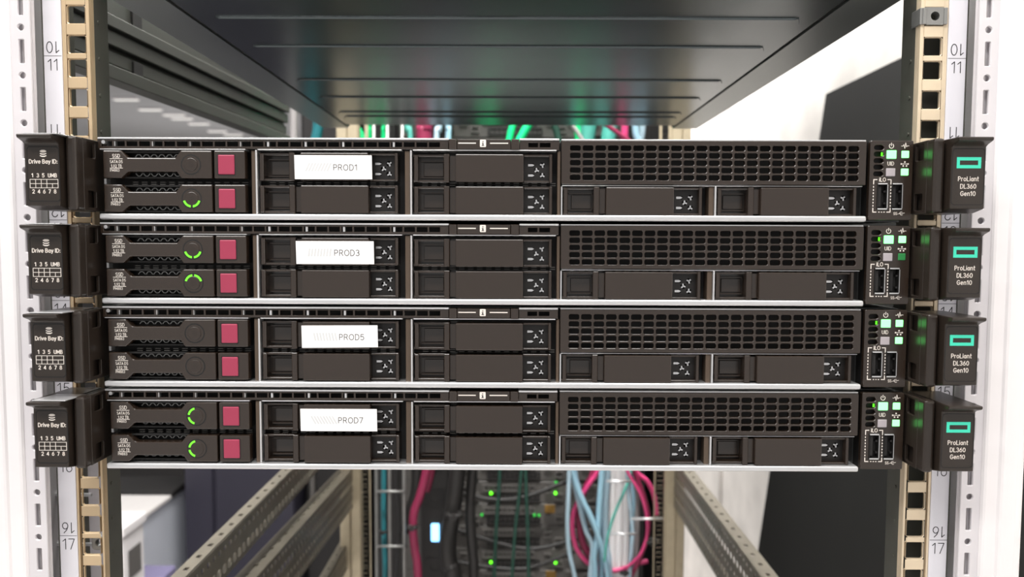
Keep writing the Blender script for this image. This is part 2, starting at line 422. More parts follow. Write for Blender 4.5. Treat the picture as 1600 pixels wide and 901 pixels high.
# cage nuts
def cage_mesh():
    bm = nb()
    plate(bm, rect(-4.6, 4.6, -4.6, 4.6), [circ(0, 0, 2.4, 14)], -1.2, 3)
    box(bm, -6.6, -4.7, -1.6, .0, -4.4, 4.4, .2); box(bm, 4.7, 6.6, -1.6, 0, -4.4, 4.4, .2)
    box(bm, -8, -6.4, -1, 8, -4.4, 4.4, .2)
    return done(bm, 'cage_nut')
o = P('cage_nut', get('cage', cage_mesh), STEEL, None, (232.5, 17, UL+44.45-22.225)); tag(o, 'shiny square cage nut clipped in the right rail above number 10', 'cage nut')
def cage2():
    bm = nb(); plate(bm, rrect(-3.6, 3.6, -4.2, 4.2, 2), [circ(0.6, 0, 2, 12)], 0, 4, .4); return done(bm, 'cage_nut')
o = P('cage_nut', cage2(), STEEL, None, (-232.2, 22.2, UL-44.45*6-6.35)); tag(o, 'dull rounded cage nut behind the left rail beside number 17', 'cage nut')

# ================================================================== appliance overhead
ap = empty('rack_appliance', (0, 20, 121.4), 'wide grey steel rack appliance overhead, seen from below', 'rack unit')
bm = nb(); box(bm, -186.4, 188.0, 0, 445, 0, 3); P('bottom_panel', done(bm, 'bottom_panel'), DEV, ap)
bm = nb(); box(bm, -219, -189.4, -2, 470, 0, 2.2); P('side_flange', done(bm, 'side_flange'), DEVS, ap)
bm = nb(); box(bm, 191.0, 219, -2, 470, 0, 2.2); P('side_flange', done(bm, 'side_flange'), DEVS, ap)
bm = nb(); box(bm, -219, 219, 0, 468, 3.2, 85); P('housing', done(bm, 'housing'), DKSTEEL, ap)
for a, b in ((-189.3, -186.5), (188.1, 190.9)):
    bm = nb(); box(bm, a, b, 0, 464, 1.0, 3.1); P('dark_seam_strip', done(bm, 'dark_seam_strip'), PIT, ap)  # dark strip added so the open panel gap stays black
for y in (41, 106, 211, 284, 362, 389):
    bm = nb()
    prism(bm, [(y-1.1, 0), (y-.8, -1.1), (y+.6, -1.1), (y+1.8, 0)], -172, 174, 'YZ')
    for s in (-1, 1):
        x = 1+s*173
        prism(bm, [(x-1.5, y-1), (x+1.5, y-1), (x+1.5+s*4, y+9), (x-1.5+s*4, y+9)], -.7, 0, 'XY')
    P('rib', done(bm, 'rib'), DEV, ap)

# ================================================================== the servers
def lettering_carrier():
    bm = nb(); y0, y1 = -.06, 0
    text(bm, 'SSD', 7.0, 12.0-.4, 1.75, y0, y1, bold=.03)
    box(bm, 3.6, 10.4, y0, y1, 10.0, 10.25)
    text(bm, 'SATA DS', 7.0, 8.6, 1.4, y0, y1, bold=.01, sx=.92)
    text(bm, '1.92 TB', 7.0, 6.4, 1.4, y0, y1, bold=.01, sx=.95)
    box(bm, 3.6, 10.4, y0, y1, 5.15, 5.4)
    text(bm, 'PM883', 3.7, 4.15, 1.3, y0, y1, 'LEFT', bold=.01, sx=.95)
    return done(bm, 'lettering')
def carrier_body():
    bm = nb()
    box(bm, .3, 74, 7.5, 9.4, 0, 14.5)
    for z0, z1 in ((13.4, 14.4), (.1, 1.1)): box(bm, 9, 42, 3, 7.5, z0, z1, .15)
    box(bm, 58.2, 74.3, 2.5, 7.5, .3, 14.2)
    return done(bm, 'drive_carrier')
def vent_mesh():
    bm = nb()
    for k in range(6):
        x = 14.5+k*4.1
        for zc, sg in ((12.2, 1), (2.3, -1)):
            stroke(bm, [(x, zc-.6*sg), (x+1.1, zc+.7*sg), (x+2.4, zc+.7*sg), (x+3.5, zc-.6*sg)], .38, 5.2, 6.2)
    return done(bm, 'vent_mesh')
def latch_face():
    bm = nb()
    pts = [(0, 0), (9.4, 0), (13.1, 3.4), (38.6, 3.4), (40.9, 0), (57.1, 0), (57.1, 14.5), (40.9, 14.5), (37.9, 10.7), (13.0, 10.7), (9.4, 14.5), (0, 14.5)]
    prism(bm, pts, 0, 5.5, 'XZ', .55, 2)
    return done(bm, 'latch_face')
def block_mesh():
    bm = nb(); box(bm, 58.3, 74.5, 0, 5, 0, 14.5, .5, 2); return done(bm, 'button_block')
def button_recess_shade():  # flat dark frame drawn as the shade around the button
    bm = nb(); plate(bm, rrect(60.0, 69.6, 1.6, 12.8, .7), [rrect(60.5, 69.1, 2.1, 12.3, .4)], -.04, .02); return done(bm, 'button_recess_shade')
def ring_groove_shade():  # flat dark ring drawn in place of a real groove's shade
    bm = nb(); plate(bm, circ(46.2, 7.2, 5.3, 40), [circ(46.2, 7.2, 4.7, 40)], -.08, .02); return done(bm, 'ring_groove_shade')
def button_mesh():
    bm = nb(); box(bm, 60.5, 69.1, -.5, 4, 2.1, 12.3, .45, 2); return done(bm, 'release_button')
def ring_mesh():
    bm = nb()
    prism(bm, circ(46.2, 7.2, 4.8, 40), -.06, .4, 'XZ')
    prism(bm, circ(46.2, 7.2, 3.45, 32), -.4, .2, 'XZ', .25, 2)
    for z in (6.2, 7.2, 8.2): box(bm, 45.2, 47.2, -.5, -.4, z-.12, z+.12)
    return done(bm, 'activity_ring')
def arc_mesh(a0, a1):
    bm = nb(); prism(bm, arcband(46.2, 7.2, 3.6, 4.65, a0, a1), -.14, .1); return done(bm, 'activity_light')
ARCS = {'low': ((196, 262), (278, 344)), 'up': ((98, 166), (14, 82)), 'left': ((104, 170), (190, 254)), None: ()}
def blank_body():
    bm = nb()
    box(bm, 0, 73.4, 8, 9.4, 0, 14.8)
    box(bm, .6, 2.6, .6, 9, .4, 14.4, .25)
    for z0, z1 in ((13.5, 14.7), (.1, 1.3)): box(bm, 0, 17, 1.6, 9, z0, z1, .2)
    for z0, z1 in ((2.4, 3.2), (11.3, 12.1)): box(bm, 3.4, 16.2, 5.6, 8, z0, z1, .15)
    box(bm, 5, 15.6, 7, 8, 3.6, 10.9, .2)
    box(bm, 16.4, 19.3, -.4, 9, 0, 14.8, .25)
    box(bm, 19.3, 22.7, 1.2, 9, .9, 13.9, .2)
    for zc in (1.0, 13.8): box(bm, 19.6, 22.6, 1.0, 1.3, zc-.12, zc+.12)
    for z0, z1 in ((13.6, 14.7), (.1, 1.1)): box(bm, 58.5, 72, 1, 8, z0, z1, .2)
    box(bm, 71.9, 73.4, 0, 9, .1, 14.8, .25)
    return done(bm, 'drive_blank')
HOLES = ((62.6, 9.6, 'a'), (68.4, 9.6, 'y'), (65.4, 6.9, 'y'), (62.6, 4.2, 'a'), (68.4, 4.2, 'y'))
def blank_vent():
    bm = nb(); plate(bm, rect(58.4, 71.9, 1, 13.7), [rrect(x-1.9, x+1.7, z-1.0, z+1.0, .9, 3) if k == 'a' else circ(x-.2, z, 1.5, 12) for x, z, k in HOLES], 4.6, 5.4, 0); return done(bm, 'vent_plate')
def vent_star():
    bm = nb()
    for i, (x, z, k) in enumerate(HOLES):
        if k == 'a': prism(bm, [(x-1.8, z-.6), (x+.6, z-.6), (x+1.6, z), (x+.6, z+.6), (x-1.8, z+.6)], 4.9, 5.6)
        else:
            a = (20, 40, -20, 0, -30)[i]
            for q in (a, a+120, a+240):
                t = math.radians(q); stroke(bm, [(x, z), (x+1.1*math.cos(t), z+1.1*math.sin(t))], .75, 4.9, 5.6)
    return done(bm, 'vent_pin')
def blank_cover():
    bm = nb(); box(bm, 22.7, 58.3, -1.6, 6, .1, 14.6, .42, 2); return done(bm, 'blank_cover')
def vent_strip():
    bm = nb()
    holes = []; x = -211.4
    while x < -36: holes.append(rect(x, x+5.7, 36.9, 39.5)); x += 6.63
    plate(bm, rect(-213, -28.8, 35.6, 40.4), holes, 0, 1.6, .12)
    plate(bm, rect(8.6, 29.4, 35.6, 40.4), [rect(13.2, 18.2, 37, 39.3), rect(19.2, 24.8, 37, 39.3)], 0, 1.6, .12)
    return done(bm, 'vent_strip')
def strip_posts():
    bm = nb()
    for x in (-204.9, -185, -165.2, -138.6, -123.8, -104, -84.2, -57.6): box(bm, x-.55, x+.55, .5, 3, 36.4, 39.7, .1)
    prism(bm, circ(-210.2, 39, 1.0, 10), -.2, 2)
    return done(bm, 'strip_post')
def bay_trim():
    bm = nb()
    for x0, x1 in ((-212, -135.5), (-129, -53.3), (-47.5, 28)): box(bm, x0, x1, -.5, 6, 35.0, 35.5, .12)
    box(bm, 31, 189, .2, 6, 16.95, 17.3, .1); box(bm, 30.6, 31.2, .6, 6, 1.6, 16.6)
    for x in (-129.9, -48.5, 111.8):
        box(bm, x-.45, x+.45, -.4, 6, 1.6, 35.0 if x < 100 else 16.8, .15)
    box(bm, -211.4, -210.2, 2, 6, 17.2, 20); 
    return done(bm, 'bay_trim')
def bay_rib():
    bm = nb(); 
    for x0, x1 in ((-197, -137), (-124, -57), (-43, 26)):
        x = x0
        while x < x1:
            for z in (18.35, 17.25, 34.75): box(bm, x, x+2.9, 3.4, 5, z-.14, z+.14)
            x += 4.85
    x = 36
    while x < 186: box(bm, x, x+2.9, 3.4, 5, 16.3, 16.55); x += 4.85
    return done(bm, 'bay_rib')
def bay_divider(x0, x1, z1):
    bm = nb(); box(bm, x0, x1, 1.2, 9, 1.4, z1, .2); return done(bm, 'bay_divider')
def chassis():
    bm = nb(); box(bm, -213.5, 213.5, 9.6, 700, -1.2, 41.2); return done(bm, 'chassis')
def cover_edge():
    bm = nb(); box(bm, -213, -28.6, -.6, 12, 40.5, 41.4, .15); box(bm, 8.6, 29.4, -.6, 12, 40.5, 41.4, .15); box(bm, 30.6, 190.4, .6, 12, 40.5, 41.3, .15)
    return done(bm, 'cover_edge')
def base_lip():
    bm = nb(); box(bm, -212.4, 190.6, -2.2, 9.6, -1.5, 1.5, .9, 3); return done(bm, 'base_lip')
def backing():
    bm = nb(); box(bm, -213.4, 192, 9.2, 9.6, 1.5, 40.3); return done(bm, 'bay_backing')
def grille():
    bm = nb(); holes = []
    for i in range(23):
        for j in range(5):
            x = 35.3+6.63*i; z = 20.0+3.82*j
            holes.append(cham(x-.15, x+5.35, z-.12, z+2.75, .6))
    plate(bm, rrect(30.6, 190.4, 17.7, 40.4, .6, 2), holes, -.3, 2.2, .18)
    return done(bm, 'grille')
VZ = (37.4, 33.95, 30.55, 27.2, 23.7)
def panel_mesh():
    bm = nb()
    holes = [rrect(194.5, 199.7, z-1.25, z+1.25, 1.2, 3) for z in VZ]
    holes += [rect(196.7, 202.1, 5.1, 18.7), rect(204.4, 209.9, 5.1, 18.7)]
    plate(bm, rrect(192.5, 215, -.5, 41, .6, 2), holes, 0, 3, .25)
    return done(bm, 'control_panel')
def panel_back():
    bm = nb(); box(bm, 192.7, 214.8, 3, 11, -.3, 40.8); return done(bm, 'panel_backing')
def panel_letters():
    bm = nb(); y0, y1 = -.06, 0
    prism(bm, arcband(203.4, 38.2, 1.0, 1.32, 120, 420, 16), y0, y1); box(bm, 203.25, 203.55, y0, y1, 38.2, 39.9)
    stroke(bm, [(208.6, 38.2), (209.5, 38.2), (209.9, 39.0), (210.4, 36.9), (210.8, 39.9), (211.3, 37.7), (211.6, 38.3), (212.6, 38.3)], .26, y0, y1)
    text(bm, 'UID', 203.3, 29.1, 1.85, y0, y1, bold=.03)
    stroke(bm, [(208.9, 28.9), (212.4, 28.9)], .3, y0, y1)
    for x, z in ((208.9, 28.9), (210.7, 29.9), (209.9, 27.9), (211.6, 27.9), (212.4, 28.9)): box(bm, x-.38, x+.38, y0, y1, z-.38, z+.38)
    text(bm, 'iLO', 199.3, 20.7, 1.9, y0, y1, bold=.04)
    w_ = .45
    for x in (194.7, 203.8):
        z = 6.6
        while z < 17.6: box(bm, x-w_/2, x+w_/2, y0, y1, z, z+.85); z += 1.65
        box(bm, x-w_/2, x+w_/2, y0, y1, 18.2, 20.9); box(bm, x-w_/2, x+w_/2, y0, y1, 3.7, 5.9)
        d = 1 if x < 200 else -1
        a, b = sorted((x-d*w_/2, x+d*1.9))
        box(bm, a, b, y0, y1, 20.5, 20.95); box(bm, a, b, y0, y1, 3.5, 3.95)
    for k in range(3): x = 197.6+k*1.35; box(bm, x, x+.7, y0, y1, 3.5, 3.95)
    text(bm, 'SS', 206.6, 3.0, 1.35, y0, y1, bold=.05)
    stroke(bm, [(207.9, 2.8), (211.4, 3.3)], .22, y0, y1); stroke(bm, [(208.6, 2.9), (209.3, 3.8), (210.2, 3.8)], .22, y0, y1); stroke(bm, [(209.0, 2.9), (209.6, 2.2), (210.4, 2.3)], .22, y0, y1)
    return done(bm, 'lettering')
def usb_shell(x0, x1):
    bm = nb(); plate(bm, rect(x0, x1, 5.1, 18.7), [rect(x0+.42, x1-.42, 5.75, 18.05)], -.35, 8, .1); return done(bm, 'usb_port')
def usb_rim(x0, x1):
    bm = nb(); box(bm, x0+.2, x1-.2, -.7, 1, 18.15, 18.8, .15, 2); box(bm, x0+.2, x1-.2, -.7, 1, 5.0, 5.65, .15, 2); box(bm, x1-.3, x1-.02, -.6, 1, 5.7, 18.1); return done(bm, 'usb_rim')
def usb_tongue(x0, x1):
    bm = nb(); box(bm, x0+1.0, x0+2.6, 1, 8, 6.4, 17.4, .15); 
    for z in (8.4, 14.6): box(bm, x1-1.35, x1-.45, .9, 6, z-.5, z+.5)
    return done(bm, 'tongue')
def tab_mesh():
    bm = nb(); box(bm, -24.3, 4.0, -.8, 6, 35.7, 40.9, .25); box(bm, -28.5, -24.5, -1.2, 6, 35.5, 41.0, .3); box(bm, 4.2, 8.4, -1.2, 6, 35.5, 41.0, .3); return done(bm, 'pull_tab')
def tab_letters():
    bm = nb(); y0, y1 = -.86, -.8
    box(bm, -23.6, -14.3, y0, y1, 38.6, 39.15); box(bm, -6.9, 2.6, y0, y1, 38.6, 39.15)
    prism(bm, rrect(-12.2, -9.0, 36.9, 40.7, .5), y0, y1)
    return done(bm, 'lettering')
def tab_i():
    bm = nb(); y0, y1 = -.92, -.86
    box(bm, -10.85, -10.35, y0, y1, 39.4, 39.95); box(bm, -10.9, -10.3, y0, y1, 37.7, 39.0); box(bm, -11.3, -9.9, y0, y1, 37.5, 37.8); box(bm, -11.2, -10.6, y0, y1, 38.75, 39.0)
    return done(bm, 'lettering')
def ear_mesh(s):
    bm = nb()
    pts = [(-20, 4.6), (-20, 35.2), (-21.5, 36.2), (-25.4, 37.6), (-26, 38.1), (-26, 39.5), (-12, 39.7), (13, 39.7), (13, 2.8), (-12, 2.8)]
    a, b = sorted((s*239.4, s*222.2)); prism(bm, pts, a, b, 'YZ', .5, 2)
    a, b = sorted((s*222.2, s*220.8)); box(bm, a, b, -12, 13, 3.2, 39.2)
    a, b = sorted((s*221.3, s*215.7)); box(bm, a, b, -16.2, -8.5, 2.6, 40.2, 1.6, 3)
    a, b = sorted((s*217.2, s*215.6)); plate(bm, rect(-10, 14, 2.8, 39.9), [cham(-6.5, 1.2, 30.2, 38.6, .6), cham(-6.5, 1.2, 4.4, 13.2, .6)], a, b, .2, 'YZ')
    a, b = sorted((s*220.8, s*218.6)); box(bm, a, b, -9, 13, 3, 39)
    return done(bm, 'rack_ear')
def ear_glint(): bm = nb(); prism(bm, [(-237.5, -24), (-220.5, -24), (-219, -8), (-234.5, -8)], 39.65, 40.15, 'XY', .1); return done(bm, 'ear_top_glint')  # strip added to imitate the reflection on the ear's top face
def ear_groove_shade(s):  # flat dark outline painting the shade of the groove on the ear face
    bm = nb()
    if s < 0: plate(bm, cham(-238.2, -221.9, 6.6, 34.2, 1.1), [cham(-237.9, -222.2, 7.1, 33.7, 1.0)], -20.08, -19.9)
    else: plate(bm, rrect(222.6, 239.0, 6.4, 34.6, 1.8), [rrect(223.0, 238.6, 6.8, 34.2, 1.5)], -20.08, -19.9)
    return done(bm, 'ear_groove_shade')
def ear_letters(s):
    bm = nb(); y0, y1 = -20.07, -20.0
    if s < 0:
        for z in (31.3, 30.2, 29.1):
            prism(bm, [(-231.6, z+.25), (-230.6, z-.25), (-229.2, z-.25), (-228.2, z+.25), (-228.4, z+.6), (-229.2, z+.3), (-230.6, z+.3), (-231.4, z+.6)], y0, y1)
        prism(bm, [(-231.5, 31.9), (-230.6, 31.4), (-229.2, 31.4), (-228.3, 31.9), (-229.2, 32.3), (-230.6, 32.3)], y0, y1)
        text(bm, 'Drive Bay ID:', -230.0, 26.6, 1.9, y0, y1, bold=.06, sx=1.02)
        for t, x in (('1', -235.6), ('3', -232.9), ('5', -230.2)): text(bm, t, x, 19.7, 1.8, y0, y1, bold=.06)
        text(bm, 'UMB', -225.6, 19.7, 1.8, y0, y1, bold=.06, sx=.98)
        for t, x in (('2', -235.3), ('4', -232.6), ('6', -229.9), ('7', -227.2), ('8', -224.5)): text(bm, t, x, 11.7, 1.8, y0, y1, bold=.06)
        x0, x1 = -236.9, -222.9; dx = (x1-x0)/5
        for z in (13.5, 15.6, 17.7): box(bm, x0, x1, y0, y1, z-.12, z+.12)
        for k in range(6):
            z1 = 17.7 if k != 4 else 15.6
            box(bm, x0+dx*k-.12, x0+dx*k+.12, y0, y1, 13.4, z1+.1)
    else:
        for t, z in (('ProLiant', 19.5), ('DL360', 15.8), ('Gen10', 12.2)): text(bm, t, 231.0, z, 2.1, y0, y1, bold=.02)
    return done(bm, 'lettering')
def ear_logo():
    bm = nb(); plate(bm, rect(224.9, 237.0, 24.7, 30.2), [rect(226.4, 235.5, 26.3, 28.6)], -20.08, -20.0); return done(bm, 'logo')

CFG = [
    dict(n='PROD1', pos='top', arcs=(None, 'low'), net=True, lab=(-109.4, -68.6, 19.8, 32.3, 0), smear=.5, label='black rack server with the white sticker PROD1, top one of the stack'),
    dict(n='PROD3', pos='second', arcs=('low', 'up'), net=False, lab=(-109.2, -67.9, 19.8, 31.9, .4), smear=.15, label='black rack server with the white sticker PROD3, green lights on both drives'),
    dict(n='PROD5', pos='third', arcs=(None, None), net=True, lab=(-106.8, -66.2, 19.7, 31.6, -.6), smear=-.2, label='black rack server with the white sticker PROD5, no green lights on its drives'),
    dict(n='PROD7', pos='bottom', arcs=('left', 'left'), net=True, lab=(-108.0, -66.9, 19.4, 31.4, 0), smear=-.6, label='black rack server with the white sticker PROD7, bottom one of the stack'),
]
for i, c in enumerate(CFG):
    sv = empty('rack_server', (0, 0, -44.45*i), c['label'], 'server', 'rack servers stacked in the rack')
    P('chassis', get('chassis', chassis), CHAS, sv)
    P('bay_backing', get('backing', backing), PIT, sv)
    P('base_lip', get('lip', base_lip), SILVER, sv)
    P('cover_edge', get('cover', cover_edge), SILVER, sv)
    vsr = P('vent_strip', get('vstrip', vent_strip), BLK, sv); P('strip_post', get('vposts', strip_posts), SILVER, vsr)
    P('bay_trim', get('btrim', bay_trim), SILVER, sv); P('bay_rib', get('brib', bay_rib), FARG, sv)
    for x0, x1, z1 in ((-132.9, -130.5, 35), (-51.9, -49.2, 35), (28.6, 30.2, 35), (108.6, 111.2, 16.6)):
        P('bay_divider', get(('div', x0), lambda: bay_divider(x0, x1, z1)), BROWN, sv)
    tb = P('pull_tab', get('tab', tab_mesh), BLK, sv); P('lettering', get('tabl', tab_letters), PRINT, tb); P('lettering', get('tabi', tab_i), INK, tb)
    # two drives
    for j, z in enumerate((20.0, 2.3)):
        dc = P('drive_carrier', get('cb', carrier_body), PIT, sv, (-209.9, -1.5, z))
        P('vent_mesh', get('cv', vent_mesh), STEEL, dc); P('latch_face', get('lf', latch_face), BLK, dc)
        P('button_block', get('bb', block_mesh), BLK, dc); P('button_recess_shade', get('bre', button_recess_shade), PIT, dc); P('ring_groove_shade', get('rgr', ring_groove_shade), PIT, dc); P('release_button', get('rb', button_mesh), MAG, dc, label='magenta release button')
        P('activity_ring', get('ar', ring_mesh), BLK, dc); P('lettering', get('cl', lettering_carrier), PRINT, dc)
        for a in ARCS[c['arcs'][j]]:
            P('activity_light', get(('arc', a), lambda: arc_mesh(*a)), LEDR, dc, label='lit green arc')
    # six blanks
    for x, z in ((-129, 19.0), (-129, 2.0), (-47.6, 18.5), (-47.6, 1.7), (31.4, 1.6), (112.6, 1.6)):
        bl = P('drive_blank', get('bl', blank_body), BLK, sv, (x, 0, z))
        P('vent_plate', get('bv', blank_vent), VENT, bl); P('vent_pin', get('vst', vent_star), SILVER, bl); P('blank_cover', get('bc', blank_cover), BLK, bl)
    # sticker
    x0, x1, z0, z1, sk = c['lab']
    bm = nb(); prism(bm, [(x0+.2, z0), (x1, z0+(.5 if sk < 0 else 0)), (x1-.2, z1+(.3 if sk < 0 else 0)), (x0, z1)], -1.78, -1.62); nl = P('name_sticker', done(bm, 'name_sticker'), PAPER, sv)
    bm = nb(); text(bm, c['n'], (x0+x1)/2+6.3, (z0+z1)/2-.1, 2.95, -1.84, -1.79, sx=1.12, wt=.11); P('lettering', done(bm, 'lettering'), GREYINK, nl)
    bm = nb()
    for k in range(8):
        xx = x0+6.6+k*1.6; zz = (z0+z1)/2; d = c['smear']*2
        prism(bm, [(xx-d, zz-2.1), (xx+.9-d, zz-2.1), (xx+.9+d, zz+2.1), (xx+d, zz+2.1)], -1.82, -1.79)
    P('smudge', done(bm, 'smudge'), SMEAR, nl)
    P('grille', get('grille', grille), BLK, sv)
    cp = P('control_panel', get('panel', panel_mesh), BLK, sv)
    P('panel_backing', get('pback', panel_back), PIT, cp); P('lettering', get('plet', panel_letters), PRINT, cp)
    def led(key, x0, x1, z0, z1, y=-.35):
        def f():
            bm = nb(); box(bm, x0, x1, y, 1, z0, z1, .3, 2); return done(bm, key)
        return get(key, f)
    P('power_button', led('power_button', 201.0, 206.0, 31.6, 35.9, -.6), LEDW, cp, label='lit green power button')
    P('id_button', led('id_button', 200.9, 205.7, 22.4, 26.6, -.6), UIDM, cp)
    P('status_light', led('status_a', 208.8, 212.7, 32.0, 35.7), LEDG, cp); P('status_light', led('status_b', 208.8, 212.7, 22.9, 26.5), LEDG if c['net'] else LEDD, cp)
    P('light_pipe', led('light_pipe', 198.5, 199.5, 33.1, 35.0, 1), LEDR, cp)
    for x0, x1 in ((196.7, 202.1), (204.4, 209.9)):
        P('usb_port', get(('us', x0), lambda: usb_shell(x0, x1)), PIT, cp); P('usb_rim', get(('ur', x0), lambda: usb_rim(x0, x1)), SILVER, cp); P('usb_tongue', get(('ut', x0), lambda: usb_tongue(x0, x1)), FARD, cp)
    for s in (-1, 1):
        er = P('rack_ear', get(('ear', s), lambda: ear_mesh(s)), EAR, sv, (.3 if s < 0 else 1.3, 0, 0))
        P('ear_groove_shade', get(('eg', s), lambda: ear_groove_shade(s)), PIT, er)
        P('lettering', get(('el', s), lambda: ear_letters(s)), PRINT, er)
        if s < 0: P('ear_top_glint', get('eglint', ear_glint), SILVER, er, label='bright strip added for the reflection on top')
        if s > 0: P('logo', get('logo', ear_logo), TEAL, er, label='teal outlined rectangle')

# ================================================================== behind the rack: cables
def cable(P_, r, m, label, name='network_cable', cat='cable', group=None, flat=1.0, n=8):
    if P_[0][2] == 300: P_ = [(P_[0][0], P_[0][1], 560)]+P_
    if P_[-1][2] in (-80, -60, -40): P_ = P_+[(P_[-1][0], P_[-1][1], -180)]
    bm = nb(); tube(bm, smooth_path(P_), r, n, flat)
    o = P(name, done(bm, name, True), m); return tag(o, label, cat, group)
G1 = 'light blue network cables behind the rack'
def pts(s): return [tuple(float(v) for v in q.split(',')) for q in s.split()]
def flat3(y, L): return [(x, y, z) for x, z in L]
cable(flat3(835, [(99, -200), (99, -354), (99, -392), (98, -441), (97, -485), (100, -529), (110, -574), (122, -640), (126, -800)]), 3.6, LBLUE2, 'pale blue cable hanging leftmost, beside the dark equipment', group=G1)
cable(flat3(845, [(92, -250), (95, -357), (104, -395), (117, -434), (136, -472), (149, -505), (161, -544), (167, -579), (170, -640), (170, -800)]), 4.6, LBLUE, 'light blue cable slanting down to the right across the magenta loops', group=G1)
cable(flat3(855, [(98, -250), (101, -360), (106, -404), (119, -459), (130, -502), (141, -526), (140, -560), (138, -600), (136, -800)]), 4.2, LBLUE2, 'pale blue cable slanting steeply inside the magenta loop', group=G1)
cable(flat3(850, [(158, -200), (157, -358), (156, -397), (152, -457), (150, -502), (144, -546), (146, -581), (150, -800)]), 5.0, LBLUE, 'thick light blue cable hanging left of the white cable duct', group=G1)
cable(flat3(866, [(165, -200), (165, -362), (166, -401), (163, -474), (165, -530), (172, -588), (178, -800)]), 6.5, LBLUE2, 'pale blue cable touching the white cable duct', group=G1)
cable(flat3(860, [(105, -250), (108, -361), (113, -416), (129, -461), (146, -500), (155, -528), (158, -586), (160, -800)]), 4.4, LBLUE, 'light blue cable running between the two slanting blue cables', group=G1)
cable(flat3(870, [(168, -300), (168, -364), (152, -403), (130, -436), (112, -470), (108, -504), (115, -538), (131, -561), (154, -575), (176, -579), (198, -575), (220, -566), (239, -561)]), 4.2, CMAG, 'magenta cable looping widely round under the white duct')
cable(flat3(876, [(170, -300), (158, -365), (147, -404), (127, -444), (120, -478), (124, -523), (135, -548), (154, -572), (160, -590)]), 6.2, CMAG2, 'thick dark magenta cable inside the wide magenta loop')
cable(flat3(826, [(176, -300), (184, -352), (195, -390), (217, -428), (228, -466), (229, -499), (221, -526), (208, -543), (192, -556)]), 2.6, CMAG, 'thin magenta cable looping in front of the white duct right side')
cable(flat3(842, [(180, -300), (191, -355), (213, -396), (231, -412), (243, -437), (248, -470)]), 4.2, CMAG, 'magenta cable passing behind the right rear rail')
cable(flat3(838, [(186, -300), (190, -354), (207, -392), (224, -435), (233, -474), (231, -506), (219, -545), (200, -585)]), 4.0, CMAG2, 'dark magenta cable bowed between duct and right rear rail')
cable(flat3(829, [(205, -330), (201, -392), (191, -424), (175, -463), (163, -507), (159, -545)]), 2.4, CAQUA, 'thin aqua cable crossing the white duct at a slant')
cable(flat3(845, [(201, -250), (201, -356), (204, -400), (209, -444), (207, -488), (207, -533), (205, -579), (206, -800)]), 3.6, LBLUE, 'light blue cable on the right edge of the white duct', group=G1)
cable(flat3(835, [(192, -250), (194, -355), (197, -410), (203, -465), (207, -498), (205, -531), (203, -576), (204, -800)]), 3.0, LBLUE2, 'pale thin blue cable lying on the white duct', group=G1)
cable(flat3(852, [(212, -250), (213, -400), (215, -500), (214, -600), (214, -800)]), 6.0, CGREY, 'grey cable hanging right of the white duct')
cable(flat3(862, [(-215, -150), (-216, -401), (-217, -474), (-216, -541), (-215, -588), (-215, -800)]), 4.6, CTEAL, 'teal cable running straight down inside the wire tray')
cable(flat3(850, [(-120, -250), (-135, -359), (-142, -398), (-153, -442), (-163, -470), (-165, -498), (-162, -537), (-157, -583), (-150, -800)]), 7.0, CMAG2, 'wide dark magenta cable bundle right of the wire tray', flat=.5)
cable(flat3(870, [(-128, -300), (-131, -367), (-137, -404), (-146, -440)]), 7.5, CMAG2, 'short dark magenta cable beside the magenta bundle', flat=.6)
cable(flat3(880, [(-70, -250), (-86, -367), (-92, -407), (-99, -469), (-108, -526), (-106, -572), (-99, -596), (-85, -800)]), 15, CBLK, 'thick black cable bundle left of the dark equipment')
cable(flat3(900, [(-60, -250), (-62, -369), (-66, -409), (-70, -460), (-70, -505), (-66, -563), (-64, -598), (-62, -800)]), 9, CBLK, 'black cable hanging right of the thick black bundle')
cable(flat3(870, [(-162, -250), (-162, -365), (-160, -404), (-162, -443), (-172, -477), (-182, -511)]), 10, CBLK, 'black cable between wire tray and magenta bundle')
cable(flat3(875, [(-186, -150), (-190, -400), (-187, -500), (-192, -620), (-195, -800)]), 8, CBLK, 'black cable inside the right half of the wire tray')
